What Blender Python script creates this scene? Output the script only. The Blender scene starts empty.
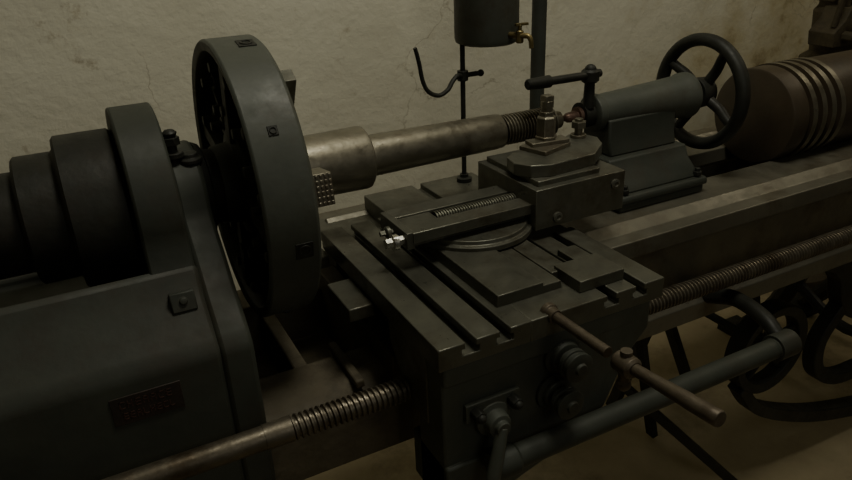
import bpy,bmesh,math,random
from mathutils import Matrix,Vector
random.seed(4)
C=bpy.context.scene.collection
# ------------------------------------------------------------ materials
def mk(name,c1,c2,rough=.5,metal=0.,scale=9,bump=.15,c3=None,rust=.0,bscale=60,spec=.5,rv=.16,edge=None):
    m=bpy.data.materials.new(name);m.use_nodes=True
    nt=m.node_tree;N=nt.nodes;L=nt.links
    b=N['Principled BSDF']
    tc=N.new('ShaderNodeTexCoord')
    src=tc.outputs['Object']
    n=N.new('ShaderNodeTexNoise');n.inputs['Scale'].default_value=scale;n.inputs['Detail'].default_value=8;n.inputs['Roughness'].default_value=.65
    L.new(src,n.inputs['Vector'])
    r=N.new('ShaderNodeValToRGB');r.color_ramp.elements[0].position=.35;r.color_ramp.elements[1].position=.68
    r.color_ramp.elements[0].color=(*c1,1);r.color_ramp.elements[1].color=(*c2,1)
    L.new(n.outputs['Fac'],r.inputs['Fac'])
    col=r.outputs['Color']
    if c3:
        n2=N.new('ShaderNodeTexNoise');n2.inputs['Scale'].default_value=scale*.6;n2.inputs['Detail'].default_value=10;n2.inputs['Roughness'].default_value=.75
        L.new(src,n2.inputs['Vector'])
        r2=N.new('ShaderNodeValToRGB');r2.color_ramp.elements[0].position=.56-rust;r2.color_ramp.elements[1].position=.70-rust*.5
        L.new(n2.outputs['Fac'],r2.inputs['Fac'])
        mx=N.new('ShaderNodeMixRGB');L.new(r2.outputs['Color'],mx.inputs['Fac']);L.new(col,mx.inputs['Color1']);mx.inputs['Color2'].default_value=(*c3,1)
        col=mx.outputs['Color']
    if edge:
        bv=N.new('ShaderNodeBevel');bv.samples=4;bv.inputs['Radius'].default_value=.0035
        ge=N.new('ShaderNodeNewGeometry');dt=N.new('ShaderNodeVectorMath');dt.operation='DOT_PRODUCT'
        L.new(bv.outputs['Normal'],dt.inputs[0]);L.new(ge.outputs['Normal'],dt.inputs[1])
        n7=N.new('ShaderNodeTexNoise');n7.inputs['Scale'].default_value=40;n7.inputs['Detail'].default_value=6;L.new(src,n7.inputs['Vector'])
        ma=N.new('ShaderNodeMath');ma.operation='MULTIPLY_ADD';ma.inputs[1].default_value=.16;L.new(n7.outputs['Fac'],ma.inputs[0]);L.new(dt.outputs['Value'],ma.inputs[2])
        r7=N.new('ShaderNodeValToRGB');r7.color_ramp.elements[0].position=.90;r7.color_ramp.elements[1].position=1.0
        r7.color_ramp.elements[0].color=(1,1,1,1);r7.color_ramp.elements[1].color=(0,0,0,1)
        L.new(ma.outputs[0],r7.inputs['Fac'])
        m7=N.new('ShaderNodeMixRGB');L.new(r7.outputs['Color'],m7.inputs['Fac']);L.new(col,m7.inputs['Color1']);m7.inputs['Color2'].default_value=(*edge,1);col=m7.outputs['Color']
    L.new(col,b.inputs['Base Color'])
    b.inputs['Metallic'].default_value=metal
    b.inputs['Specular IOR Level'].default_value=spec
    n6=N.new('ShaderNodeTexNoise');n6.inputs['Scale'].default_value=scale*3;n6.inputs['Detail'].default_value=8;n6.inputs['Roughness'].default_value=.7
    L.new(src,n6.inputs['Vector'])
    mr=N.new('ShaderNodeMapRange');mr.inputs['From Min'].default_value=.3;mr.inputs['From Max'].default_value=.7;mr.inputs['To Min'].default_value=max(rough-rv*.8,.05);mr.inputs['To Max'].default_value=min(rough+rv*1.3,1)
    L.new(n6.outputs['Fac'],mr.inputs['Value']);L.new(mr.outputs['Result'],b.inputs['Roughness'])
    n3=N.new('ShaderNodeTexNoise');n3.inputs['Scale'].default_value=bscale;n3.inputs['Detail'].default_value=6
    L.new(src,n3.inputs['Vector'])
    bp=N.new('ShaderNodeBump');bp.inputs['Strength'].default_value=bump;bp.inputs['Distance'].default_value=.004
    L.new(n3.outputs['Fac'],bp.inputs['Height']);L.new(bp.outputs['Normal'],b.inputs['Normal'])
    return m
PAINT=mk('green_grey_paint',(.034,.038,.030),(.052,.057,.045),.55,0,8,.10,(.042,.037,.027),.04,spec=.38,rv=.09,edge=(.085,.085,.068))
PAINTL=mk('worn_grey_green_paint',(.058,.064,.052),(.086,.093,.076),.5,0,8,.12,(.058,.051,.036),.05,spec=.4,rv=.1,edge=(.13,.13,.105))
DARK=mk('blackened_iron',(.015,.0155,.0125),(.030,.031,.025),.5,.1,10,.2,(.028,.023,.017),.03,spec=.35,rv=.1)
STEEL=mk('bare_oiled_steel',(.20,.20,.16),(.31,.305,.245),.32,.8,14,.12,(.10,.086,.055),.04)
STEELB=mk('brown_patina_steel',(.17,.156,.115),(.26,.238,.185),.38,.75,12,.15,(.10,.073,.045),.05)
SCREW=mk('browned_screw_steel',(.12,.103,.075),(.195,.17,.13),.42,.7,16,.15,(.075,.055,.034),.06)
BRIGHT=mk('polished_steel',(.5,.49,.44),(.66,.64,.58),.25,1,20,.05)
TABLE=mk('machined_cast_iron',(.088,.088,.069),(.150,.148,.116),.36,.5,10,.10,(.062,.053,.036),.06,edge=(.24,.235,.19))
BLOCK=mk('dull_block_steel',(.115,.115,.092),(.185,.182,.145),.36,.6,10,.10,(.08,.067,.045),.05,edge=(.28,.275,.22))
WAY=mk('scraped_way_iron',(.14,.131,.102),(.20,.188,.145),.38,.5,7,.10,(.095,.076,.048),.06)
TAN=mk('dusty_tan_iron',(.09,.075,.05),(.15,.128,.086),.65,.0,7,.3,(.05,.04,.027),.07,spec=.3)
RUST=mk('brown_worn_steel',(.095,.076,.054),(.155,.126,.090),.45,.5,20,.25,(.065,.046,.031),.05)
REDB=mk('reddish_steel',(.14,.08,.06),(.20,.13,.10),.4,.6,20,.1)
BRASS=mk('aged_brass',(.17,.135,.06),(.26,.20,.085),.42,.8,20,.1)
DRUMM=mk('brown_drum_iron',(.042,.032,.021),(.080,.060,.038),.42,.25,5,.12,(.026,.021,.015),.05,rv=.1)
CLUT=mk('olive_brown_iron',(.055,.045,.026),(.095,.075,.042),.65,.1,12,.5,(.035,.025,.017),.08)
PLATE=mk('red_brown_nameplate',(.034,.028,.023),(.048,.034,.027),.6,.05,20,.2,spec=.3)
PLATEL=mk('nameplate_relief',(.065,.032,.025),(.095,.046,.035),.55,.1,20,.1)

# ------------------------------------------------------------ builder
WL={}
class B:
    def __init__(s): s.bm=bmesh.new()
    def _f(s,vs):
        try: s.bm.faces.new(vs)
        except ValueError: pass
    def box(s,x0,x1,y0,y1,z0,z1,rot=None):
        c=Vector(((x0+x1)/2,(y0+y1)/2,(z0+z1)/2));h=Vector((abs(x1-x0)/2,abs(y1-y0)/2,abs(z1-z0)/2))
        v=[]
        for i in (-1,1):
            for j in (-1,1):
                for k in (-1,1):
                    p=Vector((i*h.x,j*h.y,k*h.z))
                    if rot: p=rot@p
                    v.append(s.bm.verts.new(c+p))
        for q in ((0,1,3,2),(4,6,7,5),(0,4,5,1),(2,3,7,6),(0,2,6,4),(1,5,7,3)): s._f([v[i] for i in q])
        return s
    def prism(s,pts,ax,a,b):
        def P(u,w,t):
            return Vector((t,u,w)) if ax=='x' else Vector((u,t,w)) if ax=='y' else Vector((u,w,t))
        A=[s.bm.verts.new(P(u,w,a)) for u,w in pts];Bv=[s.bm.verts.new(P(u,w,b)) for u,w in pts]
        s._f(A);s._f(Bv[::-1]);n=len(pts)
        for i in range(n): s._f([A[i],A[(i+1)%n],Bv[(i+1)%n],Bv[i]])
        return s
    def rev(s,prof,c,ax=(1,0,0),seg=40,closed=False,ph=0):
        ax=Vector(ax).normalized();c=Vector(c)
        u=ax.orthogonal().normalized()
        if abs(ax.z)<.9: u=(Vector((0,0,1))-ax*ax.z).normalized()
        w=ax.cross(u);rows=[]
        for t,r in prof:
            if r<=1e-6: rows.append([s.bm.verts.new(c+ax*t)])
            else: rows.append([s.bm.verts.new(c+ax*t+(u*math.cos(ph+2*math.pi*i/seg)+w*math.sin(ph+2*math.pi*i/seg))*r) for i in range(seg)])
        pairs=list(zip(rows,rows[1:]))
        if closed: pairs.append((rows[-1],rows[0]))
        for A,D in pairs:
            for i in range(seg):
                j=(i+1)%seg
                if len(A)==1 and len(D)==1: continue
                if len(A)==1: s._f([A[0],D[i],D[j]])
                elif len(D)==1: s._f([A[i],A[j],D[0]])
                else: s._f([A[i],A[j],D[j],D[i]])
        if not closed:
            if len(rows[0])>1: s._f(rows[0])
            if len(rows[-1])>1: s._f(rows[-1])
        return s
    def cyl(s,p0,p1,r,r2=None,seg=24,ch=0,ph=0):
        p0=Vector(p0);p1=Vector(p1);l=(p1-p0).length;r2=r if r2 is None else r2
        pr=[(0,r),(l,r2)]
        if ch: pr=[(0,r-ch),(ch,r),(l-ch,r2),(l,r2-ch)]
        return s.rev(pr,p0,p1-p0,seg,ph=ph)
    def ball(s,c,r,seg=20,n=10,sc=(1,1,1)):
        pr=[(-r*math.cos(math.pi*i/n),r*math.sin(math.pi*i/n)) for i in range(n+1)]
        return s.rev(pr,c,(0,0,1),seg)
    def torus(s,c,ax,R,r,seg=56,n=12,flat=1.0):
        pr=[(r*flat*math.sin(2*math.pi*i/n),R+r*math.cos(2*math.pi*i/n)) for i in range(n)]
        return s.rev(pr,c,ax,seg,closed=True)
    def spline(s,pts,sub):
        ex=[pts[0]*2-pts[1]]+pts+[pts[-1]*2-pts[-2]];P=[]
        for i in range(1,len(ex)-2):
            a,b,c,d=ex[i-1:i+3]
            for k in range(sub):
                t=k/sub
                P.append(.5*((2*b)+(c-a)*t+(2*a-5*b+4*c-d)*t*t+(3*b-a-3*c+d)*t**3))
        P.append(pts[-1]);return P
    def tube(s,pts,r,seg=12,sub=6,flat=1.0):
        pts=[Vector(p) for p in pts]
        P=s.spline(pts,sub) if sub>1 and len(pts)>2 else pts
        rs=r if isinstance(r,(list,tuple)) else [r,r]
        rows=[];prev=None
        for i,p in enumerate(P):
            t=(P[min(i+1,len(P)-1)]-P[max(i-1,0)]).normalized()
            if prev is None: u=t.orthogonal().normalized()
            else: u=(prev-t*prev.dot(t)).normalized()
            prev=u;w=t.cross(u);rr=rs[0]+(rs[-1]-rs[0])*i/(len(P)-1)
            rows.append([s.bm.verts.new(p+(u*math.cos(2*math.pi*k/seg)*flat+w*math.sin(2*math.pi*k/seg))*rr) for k in range(seg)])
        for A,D in zip(rows,rows[1:]):
            for k in range(seg): s._f([A[k],A[(k+1)%seg],D[(k+1)%seg],D[k]])
        s._f(rows[0]);s._f(rows[-1]);return s
    def ribbon(s,pts,w0,w1,y0,y1,sub=8):
        """flat cast bar following (x,z) points, thickness y0..y1"""
        P=[Vector((x,0,z)) for x,z in pts]
        P=s.spline(P,sub) if len(P)>2 else P
        rows=[]
        for i,p in enumerate(P):
            t=(P[min(i+1,len(P)-1)]-P[max(i-1,0)]).normalized();n=Vector((-t.z,0,t.x));w=w0+(w1-w0)*i/(len(P)-1)
            rows.append([s.bm.verts.new(Vector((p.x+n.x*q*w,yy,p.z+n.z*q*w))) for q,yy in ((-1,y0),(1,y0),(1,y1),(-1,y1))])
        for A,D in zip(rows,rows[1:]):
            for k in range(4): s._f([A[k],A[(k+1)%4],D[(k+1)%4],D[k]])
        s._f(rows[0]);s._f(rows[-1]);return s
    def helix(s,c,L,r,d,pitch,ax='x',seg=24):
        c=Vector(c);prof=[r,r,r-d,r-d];k=4;dx=pitch/k;rows=[]
        off=[0,.3,.5,.8]
        n=int(L/dx)
        for j in range(n):
            row=[]
            for i in range(seg):
                t=(j//k+off[j%k]+i/seg)*pitch;t=min(t,L)
                a=2*math.pi*i/seg;rr=prof[j%k]
                if ax=='x': p=Vector((t,math.cos(a)*rr,math.sin(a)*rr))
                elif ax=='y': p=Vector((math.sin(a)*rr,t,math.cos(a)*rr))
                else: p=Vector((math.cos(a)*rr,math.sin(a)*rr,t))
                row.append(s.bm.verts.new(c+p))
            rows.append(row)
        for j in range(n-1):
            for i in range(seg):
                if i<seg-1: s._f([rows[j][i],rows[j][i+1],rows[j+1][i+1],rows[j+1][i]])
                elif j+1+k<n: s._f([rows[j][i],rows[j+k][0],rows[j+1+k][0],rows[j+1][i]])
        return s
    def done(s,name,mat,parent=None,bevel=.0015,label=None,cat=None,kind=None,ang=35,group=None):
        bm=s.bm
        bmesh.ops.recalc_face_normals(bm,faces=bm.faces)
        lim=math.radians(ang)
        for f in bm.faces: f.smooth=True
        for e in bm.edges:
            if len(e.link_faces)==2 and e.calc_face_angle(0)>lim: e.smooth=False
        lo=Vector([min(v.co[i] for v in bm.verts) for i in range(3)]);hi=Vector([max(v.co[i] for v in bm.verts) for i in range(3)])
        c=(lo+hi)/2
        if parent is None: c.z=lo.z
        for v in bm.verts: v.co-=c
        me=bpy.data.meshes.new(name);bm.to_mesh(me);bm.free()
        o=bpy.data.objects.new(name,me);C.objects.link(o);me.materials.append(mat);o.location=c;WL[o.name]=c
        if bevel:
            m=o.modifiers.new('bevel','BEVEL');m.width=bevel;m.segments=2;m.limit_method='ANGLE';m.angle_limit=lim
        if parent: 
            o.parent=parent;o.matrix_parent_inverse=Matrix.Translation(-WL[parent.name])
        if label:o['label']=label
        if cat:o['category']=cat
        if kind:o['kind']=kind
        if group:o['group']=group
        return o
def empty(name,loc,label=None,cat=None,parent=None):
    o=bpy.data.objects.new(name,None);C.objects.link(o);o.location=loc;WL[o.name]=Vector(loc);o.empty_display_size=.1
    if label:o['label']=label
    if cat:o['category']=cat
    if parent:o.parent=parent;o.matrix_parent_inverse=Matrix.Translation(-WL[parent.name])
    return o
AZ=1.10   # spindle height

# ------------------------------------------------------------ room
def wallmat():
    m=bpy.data.materials.new('stained_plaster');m.use_nodes=True
    nt=m.node_tree;N=nt.nodes;L=nt.links;b=N['Principled BSDF'];b.inputs['Roughness'].default_value=.85;b.inputs['Specular IOR Level'].default_value=.2
    tc=N.new('ShaderNodeTexCoord')
    def noise(s,d=8,r=.6,src=None):
        n=N.new('ShaderNodeTexNoise');n.inputs['Scale'].default_value=s;n.inputs['Detail'].default_value=d;n.inputs['Roughness'].default_value=r
        L.new(src or tc.outputs['Object'],n.inputs['Vector']);return n
    def ramp(f,a,c,ca=(0,0,0,1),cb=(1,1,1,1)):
        r=N.new('ShaderNodeValToRGB');r.color_ramp.elements[0].position=a;r.color_ramp.elements[1].position=c
        r.color_ramp.elements[0].color=ca;r.color_ramp.elements[1].color=cb;L.new(f,r.inputs['Fac']);return r.outputs['Color']
    def mix(f,a,c):
        x=N.new('ShaderNodeMixRGB');L.new(f,x.inputs['Fac']);L.new(a,x.inputs['Color1']);x.inputs['Color2'].default_value=(*c,1);return x.outputs['Color']
    def smooth_x(a,c,lo,hi):
        mr=N.new('ShaderNodeMapRange');mr.inputs['From Min'].default_value=a;mr.inputs['From Max'].default_value=c;mr.inputs['To Min'].default_value=lo;mr.inputs['To Max'].default_value=hi
        L.new(sx.outputs['X'],mr.inputs['Value']);return mr.outputs['Result']
    def add(a,c):
        ad=N.new('ShaderNodeMath');ad.operation='ADD';L.new(a,ad.inputs[0]);L.new(c,ad.inputs[1]);return ad.outputs[0]
    col=ramp(noise(2.2,10).outputs['Fac'],.3,.7,(.63,.605,.485,1),(.74,.72,.595,1))
    sx=N.new('ShaderNodeSeparateXYZ');L.new(tc.outputs['Object'],sx.inputs[0])
    n1=noise(3,9,.65).outputs['Fac']
    f=add(n1,smooth_x(-.1,1.6,-.04,.32))
    col=mix(ramp(f,.58,.88),col,(.48,.41,.235))
    col=mix(ramp(f,.80,.92),col,(.22,.17,.10))
    f2=add(noise(8,12,.75).outputs['Fac'],smooth_x(-2.2,-1.2,.16,0))
    col=mix(ramp(f2,.62,.72),col,(.46,.41,.30))
    dn=noise(5,6);mp=N.new('ShaderNodeMixRGB');mp.inputs['Fac'].default_value=.15;L.new(tc.outputs['Object'],mp.inputs['Color1']);L.new(dn.outputs['Color'],mp.inputs['Color2'])
    v=N.new('ShaderNodeTexVoronoi');v.feature='DISTANCE_TO_EDGE';v.inputs['Scale'].default_value=3.1;L.new(mp.outputs['Color'],v.inputs['Vector'])
    cr=ramp(v.outputs['Distance'],.001,.006,(.6,.6,.6,1),(0,0,0,1))
    ms=N.new('ShaderNodeMixRGB');ms.blend_type='MULTIPLY';ms.inputs['Fac'].default_value=1;L.new(cr,ms.inputs['Color1']);L.new(ramp(noise(3.4,3).outputs['Fac'],.54,.60),ms.inputs['Color2'])
    col=mix(ms.outputs['Color'],col,(.32,.28,.20))
    L.new(col,b.inputs['Base Color'])
    a2=N.new('ShaderNodeMath');a2.operation='MULTIPLY_ADD';a2.inputs[1].default_value=2.4;L.new(noise(9,5).outputs['Fac'],a2.inputs[0]);L.new(noise(38,8).outputs['Fac'],a2.inputs[2])
    bp=N.new('ShaderNodeBump');bp.inputs['Strength'].default_value=.5;bp.inputs['Distance'].default_value=.0055
    L.new(a2.outputs[0],bp.inputs['Height']);L.new(bp.outputs['Normal'],b.inputs['Normal'])
    return m
WALL=wallmat()
FLOOR=mk('dusty_concrete',(.30,.25,.155),(.43,.36,.23),.8,0,3,.3,(.17,.14,.085),.05,bscale=25,spec=.2)
def plane_box(name,x0,x1,y0,y1,z0,z1,mat):
    o=B().box(x0,x1,y0,y1,z0,z1).done(name,mat,None,0,kind='structure');return o
plane_box('floor',-3,6,-3.5,.95,-.1,0,FLOOR)
plane_box('wall_back',-3,6,.95,1.1,0,3.2,WALL)
plane_box('wall_right',6,6.15,-3.5,1.1,0,3.2,WALL)
plane_box('wall_left',-3.15,-3,-3.5,1.1,0,3.2,WALL)
plane_box('ceiling',-3.15,6.15,-3.5,1.1,3.2,3.3,WALL)

# ------------------------------------------------------------ lathe
lathe=empty('lathe',(.6,0,0),'old belt-driven metal lathe with grey-green paint and bare worn ways','lathe')
b=B()
def rail(b,y0,y1,x0,x1,top,vway=None):
    m=(y0+y1)/2
    pts=[(y0,top-.035),(y0,top)]
    if vway is not None: pts+=[(vway-.022,top),(vway,top+.016),(vway+.022,top)]
    pts+=[(y1,top),(y1,top-.035),(m+.035,top-.06),(m+.035,top-.17),(y1-.01,top-.20),(y1-.01,top-.24),(y0+.01,top-.24),(y0+.01,top-.20),(m-.035,top-.17),(m-.035,top-.06)]
    b.prism(pts,'x',x0,x1)
rail(b,-.23,-.06,.40,2.45,.92,-.175)
rail(b,.07,.22,.40,2.45,.92,.15)
for x in (.42,.95,1.5,2.0,2.4): b.box(x,x+.03,-.07,.08,.70,.885)
bed=b.done('bed',WAY,lathe,.002)
b=B()
b.prism([(-.23,.66),(-.23,.785),(-.20,.80),(-.12,.80),(-.12,.66)],'x',.14,.41)
b.prism([(.12,.66),(.12,.80),(.20,.80),(.23,.785),(.23,.66)],'x',.14,.41)
b.box(.365,.40,-.23,.22,.66,.84);b.box(.14,.17,-.12,.12,.66,.78)
b.box(.17,.365,-.12,.12,.66,.70);b.box(.235,.26,-.12,.12,.70,.785);b.box(.30,.315,-.23,-.10,.80,.815)
b.done('gap_bed',TAN,lathe,.003,'dusty tan lower rails in the bed gap')
# legs
def casting_leg(x):
    b=B()
    for sy,y0 in ((-1,-.15),(1,.15)):
        b.tube([(x,y0,.69),(x,y0+sy*.02,.45),(x,y0+sy*.10,.2),(x,y0+sy*.22,.03)],[.038,.03],10)
        b.box(x-.05,x+.05,y0+sy*.17,y0+sy*.29,0,.03)
    b.tube([(x,-.2,.30),(x,0,.22),(x,.2,.30)],.018,10)
    b.box(x-.04,x+.04,-.2,.2,.66,.69)
    return b.done('leg',DARK,lathe,0,'black cast-iron leg with curved braces')
casting_leg(2.05);casting_leg(2.40)
# spoked wheel under the bed
b=B()
wc=Vector((1.43,-.15,.450))
b.rev([(-.020,.098),(-.024,.124),(.024,.124),(.020,.098)],wc,(0,1,0),64,closed=True)
b.rev([(-.026,0),(-.026,.022),(-.022,.028),(.022,.028),(.026,.022),(.026,0)],wc,(0,1,0),28)
for k in range(5):
    a=math.radians(20+72*k);u=Vector((math.cos(a),0,math.sin(a)))
    b.tube([wc+u*.018,wc+u*.104],[.013,.009],10,1)
b.cyl((1.43,-.15,.450),(1.43,.12,.450),.011)
b.done('spoked_wheel',DARK,lathe,.0015,'black spoked iron wheel under the bed')
b=B()
b.ribbon([(1.50,.665),(1.60,.655),(1.67,.60),(1.70,.52),(1.76,.46),(1.90,.44)],.028,.018,-.172,-.128)
b.ribbon([(1.345,.36),(1.42,.27),(1.56,.19),(1.74,.12),(2.0,.05)],.015,.022,-.172,-.128)
b.ribbon([(1.71,.50),(1.64,.40),(1.66,.30),(1.76,.24),(1.92,.23)],.018,.018,-.170,-.130)
b.done('curved_bracket',DARK,lathe,.003,'curved black cast-iron bracket')
def strut(p0,p1,w,t):
    p0=Vector(p0);p1=Vector(p1);d=p1-p0;q=d.to_track_quat('X','Y').to_matrix();c=(p0+p1)/2;l=d.length/2
    b=B();b.box(c.x-l,c.x+l,c.y-t,c.y+t,c.z-w,c.z+w,q);b.done('diagonal_strut',DARK,lathe,.002)
strut((1.30,.20,.68),(1.62,.22,.02),.020,.010);strut((1.60,.24,.68),(1.32,.26,.02),.020,.010)
strut((1.08,-.01,.38),(1.40,-.17,.01),.013,.011);strut((1.18,.1,.68),(1.34,.1,.02),.016,.010)
strut((1.72,.20,.68),(1.95,.22,.02),.020,.010)
b=B();b.prism([(-.23,.02),(-.20,.25),(-.19,.66),(.19,.66),(.20,.25),(.23,.02),(.23,0),(-.23,0)],'x',-.5,.1)
b.done('pedestal',PAINT,lathe,.006)

# headstock
b=B()
b.prism([(-.25,.66),(-.25,.940),(-.246,.955),(-.232,.968),(-.185,1.006),(-.168,1.030),(-.158,1.045),(-.145,1.045),(-.14,.94),(.14,.94),(.145,.957),(.165,.957),(.25,.94),(.25,.66)],'x',-.55,.105)
def ped(x0,x1,ytop,z1,foot):
    pts=[(-foot,.66),(-foot,.940),(-foot+.004,.955),(-foot+.018,.970),(-.175,1.015),(-.145,1.045),(-ytop-.008,1.085)]
    for i in range(13):
        a=math.pi-math.pi*i/12;pts.append((ytop*math.cos(a),AZ+(z1-AZ)*math.sin(a)))
    pts+=[(ytop+.008,1.07),(.13,1.0),(.16,.957),(.25,.94),(.25,.66)]
    b.prism(pts,'x',x0,x1)
ped(.104,.150,.088,1.178,.2505)
ped(-.46,-.38,.09,1.185,.25)
head=b.done('headstock',PAINT,lathe,.010,ang=50)
b=B();b.rev([(.150,.075),(.160,.070),(.162,.062),(.180,.058),(.180,.05),(.150,.05)],(0,0,AZ),(1,0,0),40)
b.done('bearing_flange',DARK,head,.001)
b=B()
pts=[]
for i in range(25):
    a=math.radians(190-200*i/24);pts.append((.144*math.cos(a),AZ+.144*math.sin(a)))
pts=[(-.205,.975),(-.178,1.0),(-.160,1.035)]+pts+[(.155,1.02),(.162,.945)]
b.prism(pts,'x',.042,.1035)
b.done('gear_guard',PAINT,head,.004)
b=B();xx=.116;b.cyl((xx,-.045,1.160),(xx,-.045,1.195),.007);b.cyl((xx,-.045,1.190),(xx,-.045,1.202),.013,seg=6);b.cyl((xx,-.045,1.171),(xx,-.045,1.179),.015);b.rev([(0,.008),(.006,.011),(.010,.007),(.012,0)],(xx,-.045,1.202),(0,0,1),16)
b.done('bolt',DARK,head,.001)
b=B();b.rev([(0,.018),(.006,.018),(.008,.013),(.014,.012),(.016,0)],(.138,-.045,1.160),(0,0,1),20)
b.done('oil_cap',DARK,head,.001)
b=B()
b.rev([(-.30,.045),(-.30,.055),(-.205,.055),(-.202,.050),(-.180,.050),(-.180,.070),(-.175,.074),(-.100,.074),(-.096,.078),(-.096,.090),(-.092,.094),(-.044,.094),(-.040,.098),(-.040,.110),(-.036,.115),(.036,.115),(.0415,.110),(.0415,.03)],(0,0,AZ),(1,0,0),64)
b.done('cone_pulley',DARK,head,0)
b=B();b.cyl((-.50,0,AZ),(.20,0,AZ),.03,seg=32)
b.done('spindle',STEEL,head,0)
b=B();b.box(.058,.092,-.196,-.165,.992,1.020,Matrix.Rotation(-.35,3,'X'));b.rev([(0,.006),(.004,.006),(.005,.003)],(.075,-.1935,1.012),(0,-.94,.34),16)
b.done('clamp_lug',PAINT,head,.002)
# nameplate
b=B();b.prism([(-.045,.884),(-.045,.927),(.045,.927),(.045,.884)],'y',-.2515,-.249)
plate=b.done('nameplate',PLATE,head,.0008,'dim worn red-brown maker plate with faint raised lettering')
b=B()
def strokes(x,z,h,n,sp):
    for i in range(n):
        w=h*.62;k=random.choice((0,1,2,3,4))
        b.box(x,x+.0013,-.2520,-.2515,z,z+h)
        if k in(0,1,3): b.box(x,x+w,-.2520,-.2515,z+h-.0013,z+h)
        if k in(0,2,3): b.box(x,x+w,-.2520,-.2515,z+h*.45,z+h*.45+.0013)
        if k in(1,4,0): b.box(x,x+w,-.2520,-.2515,z,z+.0013)
        if k in(2,3): b.box(x+w-.0013,x+w,-.2520,-.2515,z,z+h)
        x+=w+sp
strokes(-.034,.909,.011,7,.003);strokes(-.032,.892,.010,8,.0022)
b.done('raised_lettering',PLATEL,plate,0)

# faceplate / big chuck
b=B();R=.225
b.rev([(.205,.206),(.197,.208),(.194,R-.004),(.198,R),(.268,R),(.273,R-.005),(.273,.05),(.262,.05),(.256,.06),(.256,.19),(.250,.202)],(0,0,AZ),(1,0,0),96,closed=True)
fp=b.done('chuck',PAINTL,lathe,.0012,'large thick grey-green four-jaw chuck plate with ribbed open back')
b=B()
b.rev([(.178,.04),(.178,.062),(.205,.066),(.212,.088),(.25,.095),(.262,.05),(.262,.04)],(0,0,AZ),(1,0,0),48,closed=True)
for i in range(12):
    a=2*math.pi*i/12+.2
    rot=Matrix.Rotation(a,3,'X')
    c=rot@Vector((0,.14,0))
    bb=Vector((.234,c.y,AZ+c.z));t=.013 if i%3==0 else .005;dp=.030 if i%3==0 else .014
    b.box(bb.x-dp,bb.x+.022,bb.y-.066,bb.y+.066,bb.z-t,bb.z+t,rot)
b.rev([(.236,.140),(.236,.152),(.258,.152),(.258,.140)],(0,0,AZ),(1,0,0),64,closed=True)
b.done('ribbed_back',PAINT,fp,.001,'dark ribbed inner web of the plate')
for k in range(24):
    a=2*math.pi*k/24+.1
    rr=.182 if k%2 else .120
    b=B();p=(0,rr*math.cos(a),rr*math.sin(a)+AZ)
    b.cyl((.218,p[1],p[2]),(.258,p[1],p[2]),.014,seg=6 if k%2 else 20);b.cyl((.200,p[1],p[2]),(.218,p[1],p[2]),.008,seg=16)
    b.done('bolt',PAINTL,fp,.001)
for a in (191,281,101,11,236,146,326,56):
    big=a in(191,281,101,11);a=math.radians(a)
    rot=Matrix.Rotation(a,3,'X');d=rot@Vector((0,1,0))
    b=B()
    c=Vector((.246 if big else .232,0,AZ))+d*(R);s_=.013 if big else .007
    b.box(c.x-s_,c.x+s_,c.y-.0015,c.y+.0015,c.z-s_,c.z+s_,rot)
    b.rev([(-.004,s_*.75),(.003,s_*.75),(.003,s_*.5),(.001,s_*.45)],c,d,20)
    b.done('adjusting_screw',DARK,fp,.0005)
def jaw(a,rad,ser=True,w=.022,L=.036):
    rot=Matrix.Rotation(a,3,'X');d=rot@Vector((0,1,0));b=B();cx=.272+L/2;c=Vector((cx,0,AZ))+d*rad
    b.box(cx-L/2,cx+L/2,c.y-.026,c.y+.026,c.z-w,c.z+w,rot)
    if ser:
        for i in range(6):
            for j in range(5):
                o=Vector((-L/2+.005+j*.0065,.0262,-w+.004+i*(2*w-.008)/5));q=c+rot@o
                b.box(q.x-.0022,q.x+.0022,q.y-.0012,q.y+.0012,q.z-.0026,q.z+.0026,rot)
    b.done('jaw',STEELB if ser else TABLE,fp,.001,'serrated square steel jaw' if ser else None)
jaw(math.radians(180-9),.172,True,.024,.034);jaw(math.radians(180-58),.188,False,.012,.020);jaw(math.radians(-9),.172,True,.024,.034);jaw(math.radians(-58),.188,False,.012,.020)

# ------------------------------------------------------------ tailstock
b=B()
b.prism([(-.122,.938),(-.122,.950),(-.116,.955),(.116,.955),(.122,.950),(.122,.938)],'x',.922,1.164)
b.prism([(-.118,.9205),(-.118,.938),(.118,.938),(.118,.9205)],'x',.928,1.158)
b.prism([(-.110,.955),(-.100,.970),(-.076,.990),(-.064,1.015),(.064,1.015),(.076,.990),(.100,.970),(.110,.955)],'x',.938,1.150)
b.prism([(-.050,1.015),(-.042,1.045),(-.040,1.09),(.040,1.09),(.042,1.045),(.050,1.015)],'x',.955,1.135)
tail=b.done('tailstock',PAINT,lathe,.004,'grey-green tailstock on stepped block with flared foot')
b=B();b.rev([(.935,.018),(.935,.035),(.937,.038),(.952,.038),(.954,.035),(.960,.035),(.964,.036),(1.0,.0375),(1.10,.042),(1.18,.0465),(1.186,.050),(1.200,.050),(1.204,.044),(1.215,.036),(1.22,.02)],(0,0,AZ),(1,0,0),56)
b.done('barrel',PAINTL,tail,.001,'long smooth slightly tapered painted barrel')
b=B();b.rev([(.858,0),(.878,.010),(.893,.0115),(.900,.0115),(.900,.018),(.937,.018)],(0,0,AZ),(1,0,0),32)
b.done('quill_centre',REDB,tail,0,'slim reddish steel centre point')
b=B()
wx=1.245
b.cyl((1.20,0,AZ),(wx+.035,0,AZ),.016);b.rev([(wx-.018,.02),(wx-.018,.032),(wx-.012,.034),(wx+.018,.032),(wx+.024,.026),(wx+.024,.02)],(0,0,AZ),(1,0,0),32)
R2=.114
b.torus((wx,0,AZ),(1,0,0),R2,.014,72,14,1.15)
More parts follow.
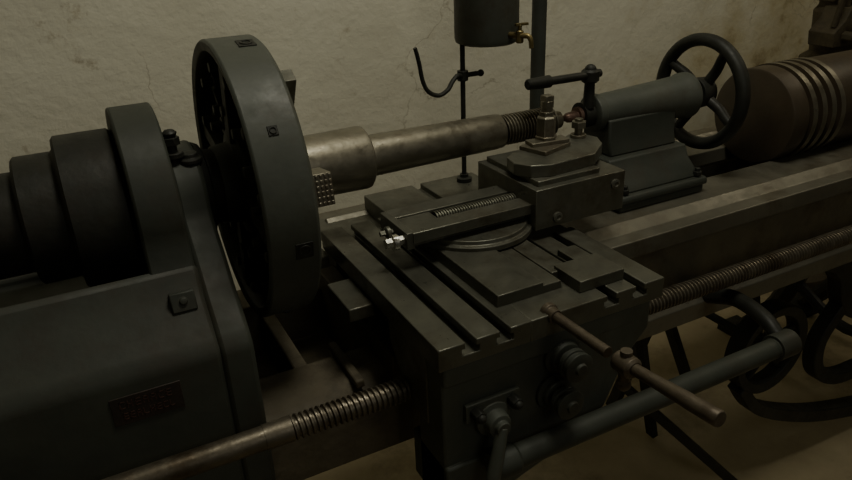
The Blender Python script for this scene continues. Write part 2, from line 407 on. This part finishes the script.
for k in range(4):
    a=math.radians(30+90*k);u=Vector((0,math.cos(a),math.sin(a)))
    b.tube([Vector((wx+.004,0,AZ))+u*.025,Vector((wx+.008,0,AZ))+u*.06,Vector((wx+.002,0,AZ))+u*.09,Vector((wx,0,AZ))+u*(R2-.004)],[.012,.010],12,5,1.0)
b.done('handwheel',DARK,tail,0,'dark four-spoke cast iron handwheel')
b=B();lx=.920
b.rev([(-.012,.018),(-.012,.026),(.012,.026),(.012,.018)],(lx,0,AZ),(1,0,0),28)
b.cyl((lx,-.012,1.118),(lx,-.012,1.172),.012,.010);b.cyl((lx,-.012,1.168),(lx,-.012,1.194),.018,seg=20,ch=.004);b.ball((lx,-.012,1.192),.012)
b.cyl((lx-.01,-.014,1.183),(.80,-.030,1.188),.008);b.cyl((lx+.025,-.010,1.183),(lx-.01,-.014,1.183),.008,.009);b.cyl((.81,-.028,1.1875),(.752,-.036,1.190),.012,.010,ch=.003)
b.done('clamp_lever',DARK,tail,0)
for (x,y) in ((.945,-.108),(1.145,-.108)):
    b=B();b.cyl((x,y,.955),(x,y,.974),.006);b.cyl((x,y,.958),(x,y,.967),.010,seg=6)
    b.done('bolt',DARK,tail,.001)
b=B();b.cyl((.905,-.06,.945),(.925,-.06,.945),.011,seg=6);b.cyl((.890,-.06,.945),(.905,-.06,.945),.007)
b.done('set_screw',STEEL,tail,.001)

# ------------------------------------------------------------ carriage
b=B()
def tprof(x0,x1,zt,zb,slots):
    p=[(x0,zb),(x0,zt)]
    for c,wd,wt in slots:
        p+=[(c-wd,zt),(c-wd,zt-.010),(c-wt,zt-.010),(c-wt,zt-.020),(c+wt,zt-.020),(c+wt,zt-.010),(c+wd,zt-.010),(c+wd,zt)]
    p+=[(x1,zt),(x1,zb)];return p
ZT=.963
b.prism(tprof(.352,.500,ZT,.928,[(.402,.0085,.014),(.457,.0085,.014)]),'y',-.417,.036)
b.prism(tprof(.500,.748,ZT,.928,[(.645,.0085,.014),(.70,.0085,.014)]),'y',-.417,-.19)
b.box(.500,.748,-.19,.02,.9285,.955)
b.prism([(.49,.9285),(.49,ZT),(.60,ZT),(.60,ZT-.012),(.62,ZT-.012),(.62,ZT),(.748,ZT),(.748,.9285)],'y',.0,.16)
car=b.done('carriage',TABLE,lathe,.0015,'dark machined slotted carriage table')
b=B();b.box(.372,.735,-.30,.17,.9205,.9285)
b.prism([(-.36,.80),(-.36,.928),(-.235,.928),(-.235,.88),(-.30,.80)],'x',.36,.73)
b.done('saddle',TABLE,car,.002)
for (y0,y1) in ((-.20,-.10),(.0,.04)):
    b=B();b.box(.31,.352,y0,y1,.905,.928);b.done('way_wiper',TABLE,car,.002)
# apron
b=B()
b.prism([(.362,.66),(.362,.928),(.738,.928),(.738,.87),(.70,.83),(.66,.745),(.60,.70),(.50,.67),(.44,.645),(.38,.645)],'y',-.405,-.325)
b.box(.362,.70,-.412,-.30,.893,.9275)
b.box(.362,.45,-.412,-.30,.66,.75)
apr=b.done('apron',PAINTL,car,.004,'grey-green painted apron casting')
for (x,z) in ((.5635,.880),(.552,.818)):
    b=B();b.rev([(0,.032),(.006,.032),(.008,.026),(.016,.024),(.018,.015),(.024,.015),(.026,.024),(.033,.024),(.034,.0205),(.038,.0205),(.039,.024),(.045,.024),(.047,.018),(.0475,.010),(.052,.009),(.052,.0)],(x,-.405,z),(0,-1,0),28)
    b.done('knob',PAINT,apr,.0007,'round dark ribbed knob')
b=B()
b.rev([(0,.028),(.010,.028),(.013,.020),(.028,.018),(.030,.011),(.038,.011),(.038,0)],(.440,-.405,.815),(0,-1,0),28)
b.tube([(.440,-.436,.815),(.428,-.445,.78),(.415,-.452,.74),(.41,-.46,.69)],[.009,.012],12)
b.ball((.41,-.46,.68),.017)
b.box(.395,.485,-.413,-.403,.822,.852)
b.done('feed_lever',PAINTL,apr,.001)
for (x,z) in ((.41,.838),(.472,.838)):
    b=B();b.cyl((x,-.430,z),(x,-.412,z),.010,seg=6);b.ball((x,-.430,z),.007)
    b.done('bolt',DARK,apr,.001)
# cross-feed screw with crank
b=B()
cx,cz=.539,.965
b.cyl((cx,-.40,cz-.006),(cx,-.53,cz-.002),.0078,seg=20)
b.rev([(0,.014),(.008,.014),(.010,.011),(.022,.011)],(cx,-.40,cz-.006),(0,-1,0),20)
b.rev([(0,.011),(.004,.0145),(.028,.0145),(.032,.011)],(cx,-.547,cz),(0,-1,0),20)
b.cyl((cx+.0,-.562,cz-.028),(cx,-.562,cz+.020),.0078,seg=16)
b.ball((cx,-.562,cz-.030),.010);
b.rev([(0,.008),(.03,.008),(.09,.0098),(.120,.0102),(.133,.0102),(.135,.009),(.135,0)],(cx,-.573,cz+.001),(0,-1,.11),20)
b.done('cross_feed_handle',RUST,car,.0005,'dull brown worn cross-feed shaft with turned grip')
# cross slide & compound
b=B()
b.prism([(.478,.963),(.480,.982),(.560,.982),(.560,.976),(.592,.976),(.595,.963)],'y',-.362,.02)
b.box(.595,.632,-.335,.02,.9635,.976)
b.box(.606,.69,-.390,-.325,.9635,.982)
b.box(.655,.69,-.325,-.27,.9635,.974)
b.done('cross_slide',TABLE,car,.0012,'stepped raised blocks of the cross slide')
b=B()
b.rev([(0,.108),(.009,.108),(.011,.101),(.0175,.099),(.0175,0)],(.575,-.125,.9795),(0,0,1),72)
sw=b.done('swivel_base',TABLE,car,.001,'low round graduated swivel base')
b=B()
b.prism([(-.178,.9972),(-.178,1.010),(-.195,1.010),(-.195,1.028),(-.158,1.028),(-.158,1.010),(-.122,1.010),(-.122,1.028),(-.085,1.028),(-.085,1.010),(-.10,1.010),(-.10,.9972)],'x',.430,.67)
b.box(.430,.495,-.157,-.123,1.0105,1.0255)
b.box(.420,.433,-.192,-.088,1.000,1.0285)
b.done('compound_slide',BLOCK,car,.001,'worn steel top slide with open screw channel')
b=B();b.helix((.495,-.140,1.0205),.163,.0108,.003,.0052,'x',20)
b.done('slide_screw',STEEL,car,0,'short recessed threaded slide screw')
b=B();b.cyl((.388,-.178,1.013),(.421,-.178,1.013),.0085,seg=6);b.cyl((.400,-.178,1.013),(.409,-.178,1.013),.013,seg=20)
b.done('screw_end',BRIGHT,car,.0005)
b=B();b.cyl((.396,-.140,1.014),(.421,-.140,1.014),.005,seg=4);b.rev([(0,.007),(.002,.010),(.008,.010),(.010,.007)],(.405,-.140,1.014),(1,0,0),20)
b.done('screw_end',BLOCK,car,.0005)
b=B()
b.prism([(-.208,.983),(-.208,1.056),(-.02,1.056),(-.02,.983)],'x',.655,.848)
b.prism([(-.195,1.056),(-.195,1.066),(-.03,1.066),(-.03,1.056)],'x',.668,.80)
b.done('tool_slide_block',BLOCK,car,.0012,'tall sharp-edged dark steel box block')
for (x,z) in ((.825,1.035),(.70,1.000)):
    b=B();b.rev([(0,.009),(.004,.009),(.005,.005),(.003,.003)],(x,-.208,z),(0,-1,0),18)
    b.done('set_screw',BLOCK,car,0)
# tool post
b=B()
b.prism([(.668,-.172),(.700,-.186),(.800,-.180),(.850,-.140),(.868,-.105),(.860,-.070),(.835,-.060),(.812,-.072),(.800,-.100),(.765,-.116),(.715,-.106),(.685,-.092),(.660,-.110),(.652,-.145)],'z',1.0662,1.088)
tp=b.done('tool_clamp_plate',BLOCK,car,.0015,'chunky angular steel clamp plate')
b=B();rz=Matrix.Rotation(.3,3,'Z')
b.box(.708,.784,-.135,-.076,1.088,1.096,rz);b.box(.715,.79,-.118,-.088,1.096,1.103,Matrix.Rotation(-.15,3,'Z'))
b.done('packing_plate',STEELB,tp,.001)
b=B();c=(.755,-.095,0)
b.cyl((c[0],c[1],1.07),(c[0],c[1],1.172),.0105);b.rev([(1.103,.021),(1.108,.021),(1.108,.0185),(1.142,.0185),(1.145,.014),(1.153,.014),(1.153,.011)],(c[0],c[1],0),(0,0,1),6)
b.cyl((c[0],c[1],1.160),(c[0],c[1],1.182),.0125,seg=4)
b.done('clamp_stud',STEELB,tp,.001,'bare steel stud with tall hexagonal nut')
b=B();c=(.838,-.085)
b.cyl((c[0],c[1],1.07),(c[0],c[1],1.124),.0075);b.cyl((c[0],c[1],1.107),(c[0],c[1],1.119),.0145,seg=6);b.cyl((c[0],c[1],1.088),(c[0],c[1],1.094),.015)
b.done('bolt',STEELB,tp,.0005)

# lead screw
b=B()
b.helix((.165,-.29,.819),2.2,.0190,.004,.0085,'x',28)
b.rev([(-.40,.0175),(.135,.0175),(.135,.0185),(.175,.0190),(.175,.012)],(0,-.29,.819),(1,0,0),28)
b.cyl((.16,-.29,.819),(2.42,-.29,.819),.0145)
b.done('lead_screw',SCREW,lathe,0,'long square-threaded browned steel lead screw')
b=B();b.prism([(-.33,.78),(-.33,.84),(-.315,.86),(-.23,.86),(-.23,.78)],'x',2.36,2.42)
b.done('screw_bracket',PAINT,lathe,.004)
b=B();b.prism([(-.32,.785),(-.32,.85),(-.25,.85),(-.25,.785)],'x',-.38,-.34)
b.done('screw_bracket',PAINT,lathe,.004)
# lower control rod
b=B()
b.rev([(.425,.012),(.425,.021),(.435,.024),(.465,.024),(.47,.019),(1.03,.019),(1.03,.025),(1.075,.025),(1.08,.012)],(0,-.43,.743),(1,0,0),28)
b.done('control_rod',PAINT,lathe,.0005,'smooth painted control rod')
b=B()
b.tube([(1.055,-.43,.743),(1.065,-.38,.768),(1.085,-.30,.765),(1.10,-.24,.74),(1.11,-.20,.72)],[.014,.018],12)
b.done('rod_hanger',DARK,lathe,0,'curved black iron hanger')

# ------------------------------------------------------------ workpiece
b=B()
b.rev([(.2735,.02),(.2735,.053),(.428,.0555),(.433,.0545),(.436,.051),(.437,.037),(.70,.0335),(.714,.0325),(.716,.024),(.835,.024),(.84,.018),(.856,.017),(.857,.0)],(0,0,AZ),(1,0,0),56)
b.helix((.717,0,AZ),.118,.0295,.0045,.007,'x',32)
b.done('workpiece',STEELB,None,0,'long stepped brown steel shaft with threaded end, held in the chuck','steel shaft',ang=28)

# ------------------------------------------------------------ drip can
can=empty('coolant_can',(.71,.12,.963),'grey cylindrical drip can on thin rod with brass tap','oil can')
b=B();b.rev([(0,.0),(0,.055),(.004,.062),(.012,.064),(.20,.064),(.204,.067),(.21,.067),(.21,.060),(.206,.0)],(.762,.12,1.245),(0,0,1),48)
b.done('can_body',PAINTL,can,0)
b=B();b.cyl((.706,.12,.9635),(.706,.12,1.40),.005);b.rev([(0,.016),(.008,.016),(.010,.009),(.016,.009)],(.706,.12,.9635),(0,0,1),24)
b.done('rod',DARK,can,0)
b=B();b.rev([(0,.011),(.020,.011)],(.706,.12,1.177),(0,0,1),16)
b.cyl((.69,.12,1.187),(.745,.12,1.187),.005);b.ball((.748,.12,1.187),.007)
b.done('rod_clamp',DARK,can,.001)
b=B();b.tube([(.70,.115,1.188),(.688,.11,1.190),(.674,.105,1.182),(.660,.10,1.168),(.640,.10,1.160),(.618,.10,1.170),(.606,.10,1.192),(.600,.10,1.225),(.594,.10,1.250),(.592,.10,1.256)],[.0048,.0040],10)
b.done('hooked_arm',DARK,can,0)
b=B();b.cyl((.775,.062,1.266),(.785,.036,1.266),.006);b.cyl((.785,.038,1.252),(.785,.038,1.276),.0075,ch=.002);b.cyl((.785,.038,1.276),(.785,.038,1.286),.004)
b.box(.775,.803,.035,.041,1.284,1.289);b.tube([(.785,.034,1.266),(.793,.022,1.266),(.796,.017,1.258),(.797,.016,1.244)],[.0055,.0045],10)
b.done('tap',BRASS,can,.0005,'small aged brass tap')
# pipe
b=B();b.cyl((1.02,.30,0.),(1.02,.30,3.2),.0175);b.rev([(1.6,.0175),(1.6,.024),(1.66,.024),(1.66,.0175)],(1.02,.30,0),(0,0,1),24)
b.rev([(0,.05),(.01,.05),(.012,.024),(.03,.022)],(1.02,.30,0),(0,0,1),24)
b.done('pipe',PAINT,None,.001,'vertical dark painted pipe rising behind the lathe','pipe')

# ------------------------------------------------------------ drum on bed
b=B()
RD=.114
pr=[(.0,0),(.0,.108),(.002,RD-.002),(.006,RD),(.050,RD)]
x=.050
for k in range(4):
    pr+=[(x,RD-.010),(x+.009,RD-.010),(x+.010,RD+.003),(x+.026,RD+.003)];x+=.033
pr+=[(x-.006,RD-.001),(.62,RD-.001),(.66,.10),(.665,.0)]
b.rev(pr,(1.435,.005,.92+.0945),(1,0,0),72)
dr=b.done('grooved_drum',DRUMM,None,.0,'dark brown iron drum with raised metallic rings lying on the bed','metal drum')
dr.data.materials.append(STEELB)
for p in dr.data.polygons:
    q=p.center.x+dr.location.x-1.435;rr=math.hypot(p.center.y,p.center.z-RD-.003)
    if .055<q<.178 and rr>RD+.001: p.material_index=1
# machine behind
px,py=2.62,.60
mc=empty('pump',(px,py,0),'olive-brown rusty cast iron machine head with small fittings and bent pipe','machine')
b=B()
b.rev([(0,.15),(.03,.15),(.05,.09),(.85,.07),(.88,.13),(.91,.13)],(px,py,0),(0,0,1),32);b.done('stand',CLUT,mc,.002)
b=B();b.rev([(.91,.12),(.93,.12),(.95,.09),(1.03,.095),(1.10,.10),(1.12,.085),(1.14,.085),(1.14,.11),(1.16,.11),(1.16,.07),(1.25,.05),(1.25,.065),(1.27,.065),(1.27,0)],(px,py,0),(0,0,1),32)
b.prism([(px-.20,1.0),(px-.21,1.05),(px-.16,1.09),(px-.14,1.13),(px-.06,1.13),(px-.02,1.08),(px-.02,1.0)],'y',py-.12,py-.02)
b.rev([(0,.04),(.05,.04),(.05,.055),(.065,.055),(.065,.025),(.10,.02),(.10,.028),(.11,.028),(.11,0)],(px-.10,py-.11,1.06),(-.15,-.95,.15),20)
b.rev([(0,.022),(.06,.018),(.06,.035),(.075,.035),(.08,.012),(.12,.012),(.12,.02),(.135,.016),(.135,0)],(px-.11,py-.07,1.13),(-.15,0,1),16)
b.cyl((px-.17,py-.13,1.04),(px-.17,py-.17,1.04),.018,seg=6)
b.done('body',CLUT,mc,.003)
for k in range(8):
    a=k*math.pi/4+.2;b=B();b.cyl((px+.093*math.cos(a),py+.093*math.sin(a),1.155),(px+.093*math.cos(a),py+.093*math.sin(a),1.18),.010,seg=6);b.done('bolt',CLUT,mc,.001)
b=B();b.tube([(px-.06,py-.06,1.16),(px-.06,py-.08,1.24),(px-.10,py-.10,1.28),(px-.17,py-.12,1.27),(px-.19,py-.12,1.20),(px-.19,py-.10,1.07)],.011,12)
b.done('bent_pipe',CLUT,mc,0)

# ------------------------------------------------------------ light
def area(loc,rot,size,e,col):
    l=bpy.data.lights.new('lamp_or_fill','AREA');l.energy=e;l.size=size;l.color=col
    o=bpy.data.objects.new('lamp_or_fill',l);o.location=loc;C.objects.link(o);
    d=Vector(rot)-Vector(loc);o.rotation_euler=d.to_track_quat('-Z','Y').to_euler();return o
area((.75,-.45,2.95),(.7,.4,1.0),.55,16,(1,.965,.80))
area((3.3,-.3,2.9),(2.5,.5,.9),.6,6.5,(1,.90,.66))
area((.6,-2.6,2.3),(.9,0,.8),.9,3.6,(1,.97,.84))  # added front fill above and behind the camera, no real fixture
w=bpy.data.worlds.new('World');bpy.context.scene.world=w;w.use_nodes=True
w.node_tree.nodes['Background'].inputs[0].default_value=(.95,.95,.8,1);w.node_tree.nodes['Background'].inputs[1].default_value=.02

# ------------------------------------------------------------ camera
X=Vector((0.886,0.2254,-0.4046)).normalized();Y=Vector((-0.4594,0.3596,-0.8121));Y=(Y-X*Y.dot(X)).normalized();Z=X.cross(Y)
cam=bpy.data.cameras.new('camera');cam.lens=700/852*36;cam.sensor_width=36;cam.clip_start=.02
co=bpy.data.objects.new('camera',cam);C.objects.link(co)
co.matrix_world=Matrix.Translation((0,-1.10,1.483))@Matrix((X,Y,Z)).to_4x4()
bpy.context.scene.camera=co
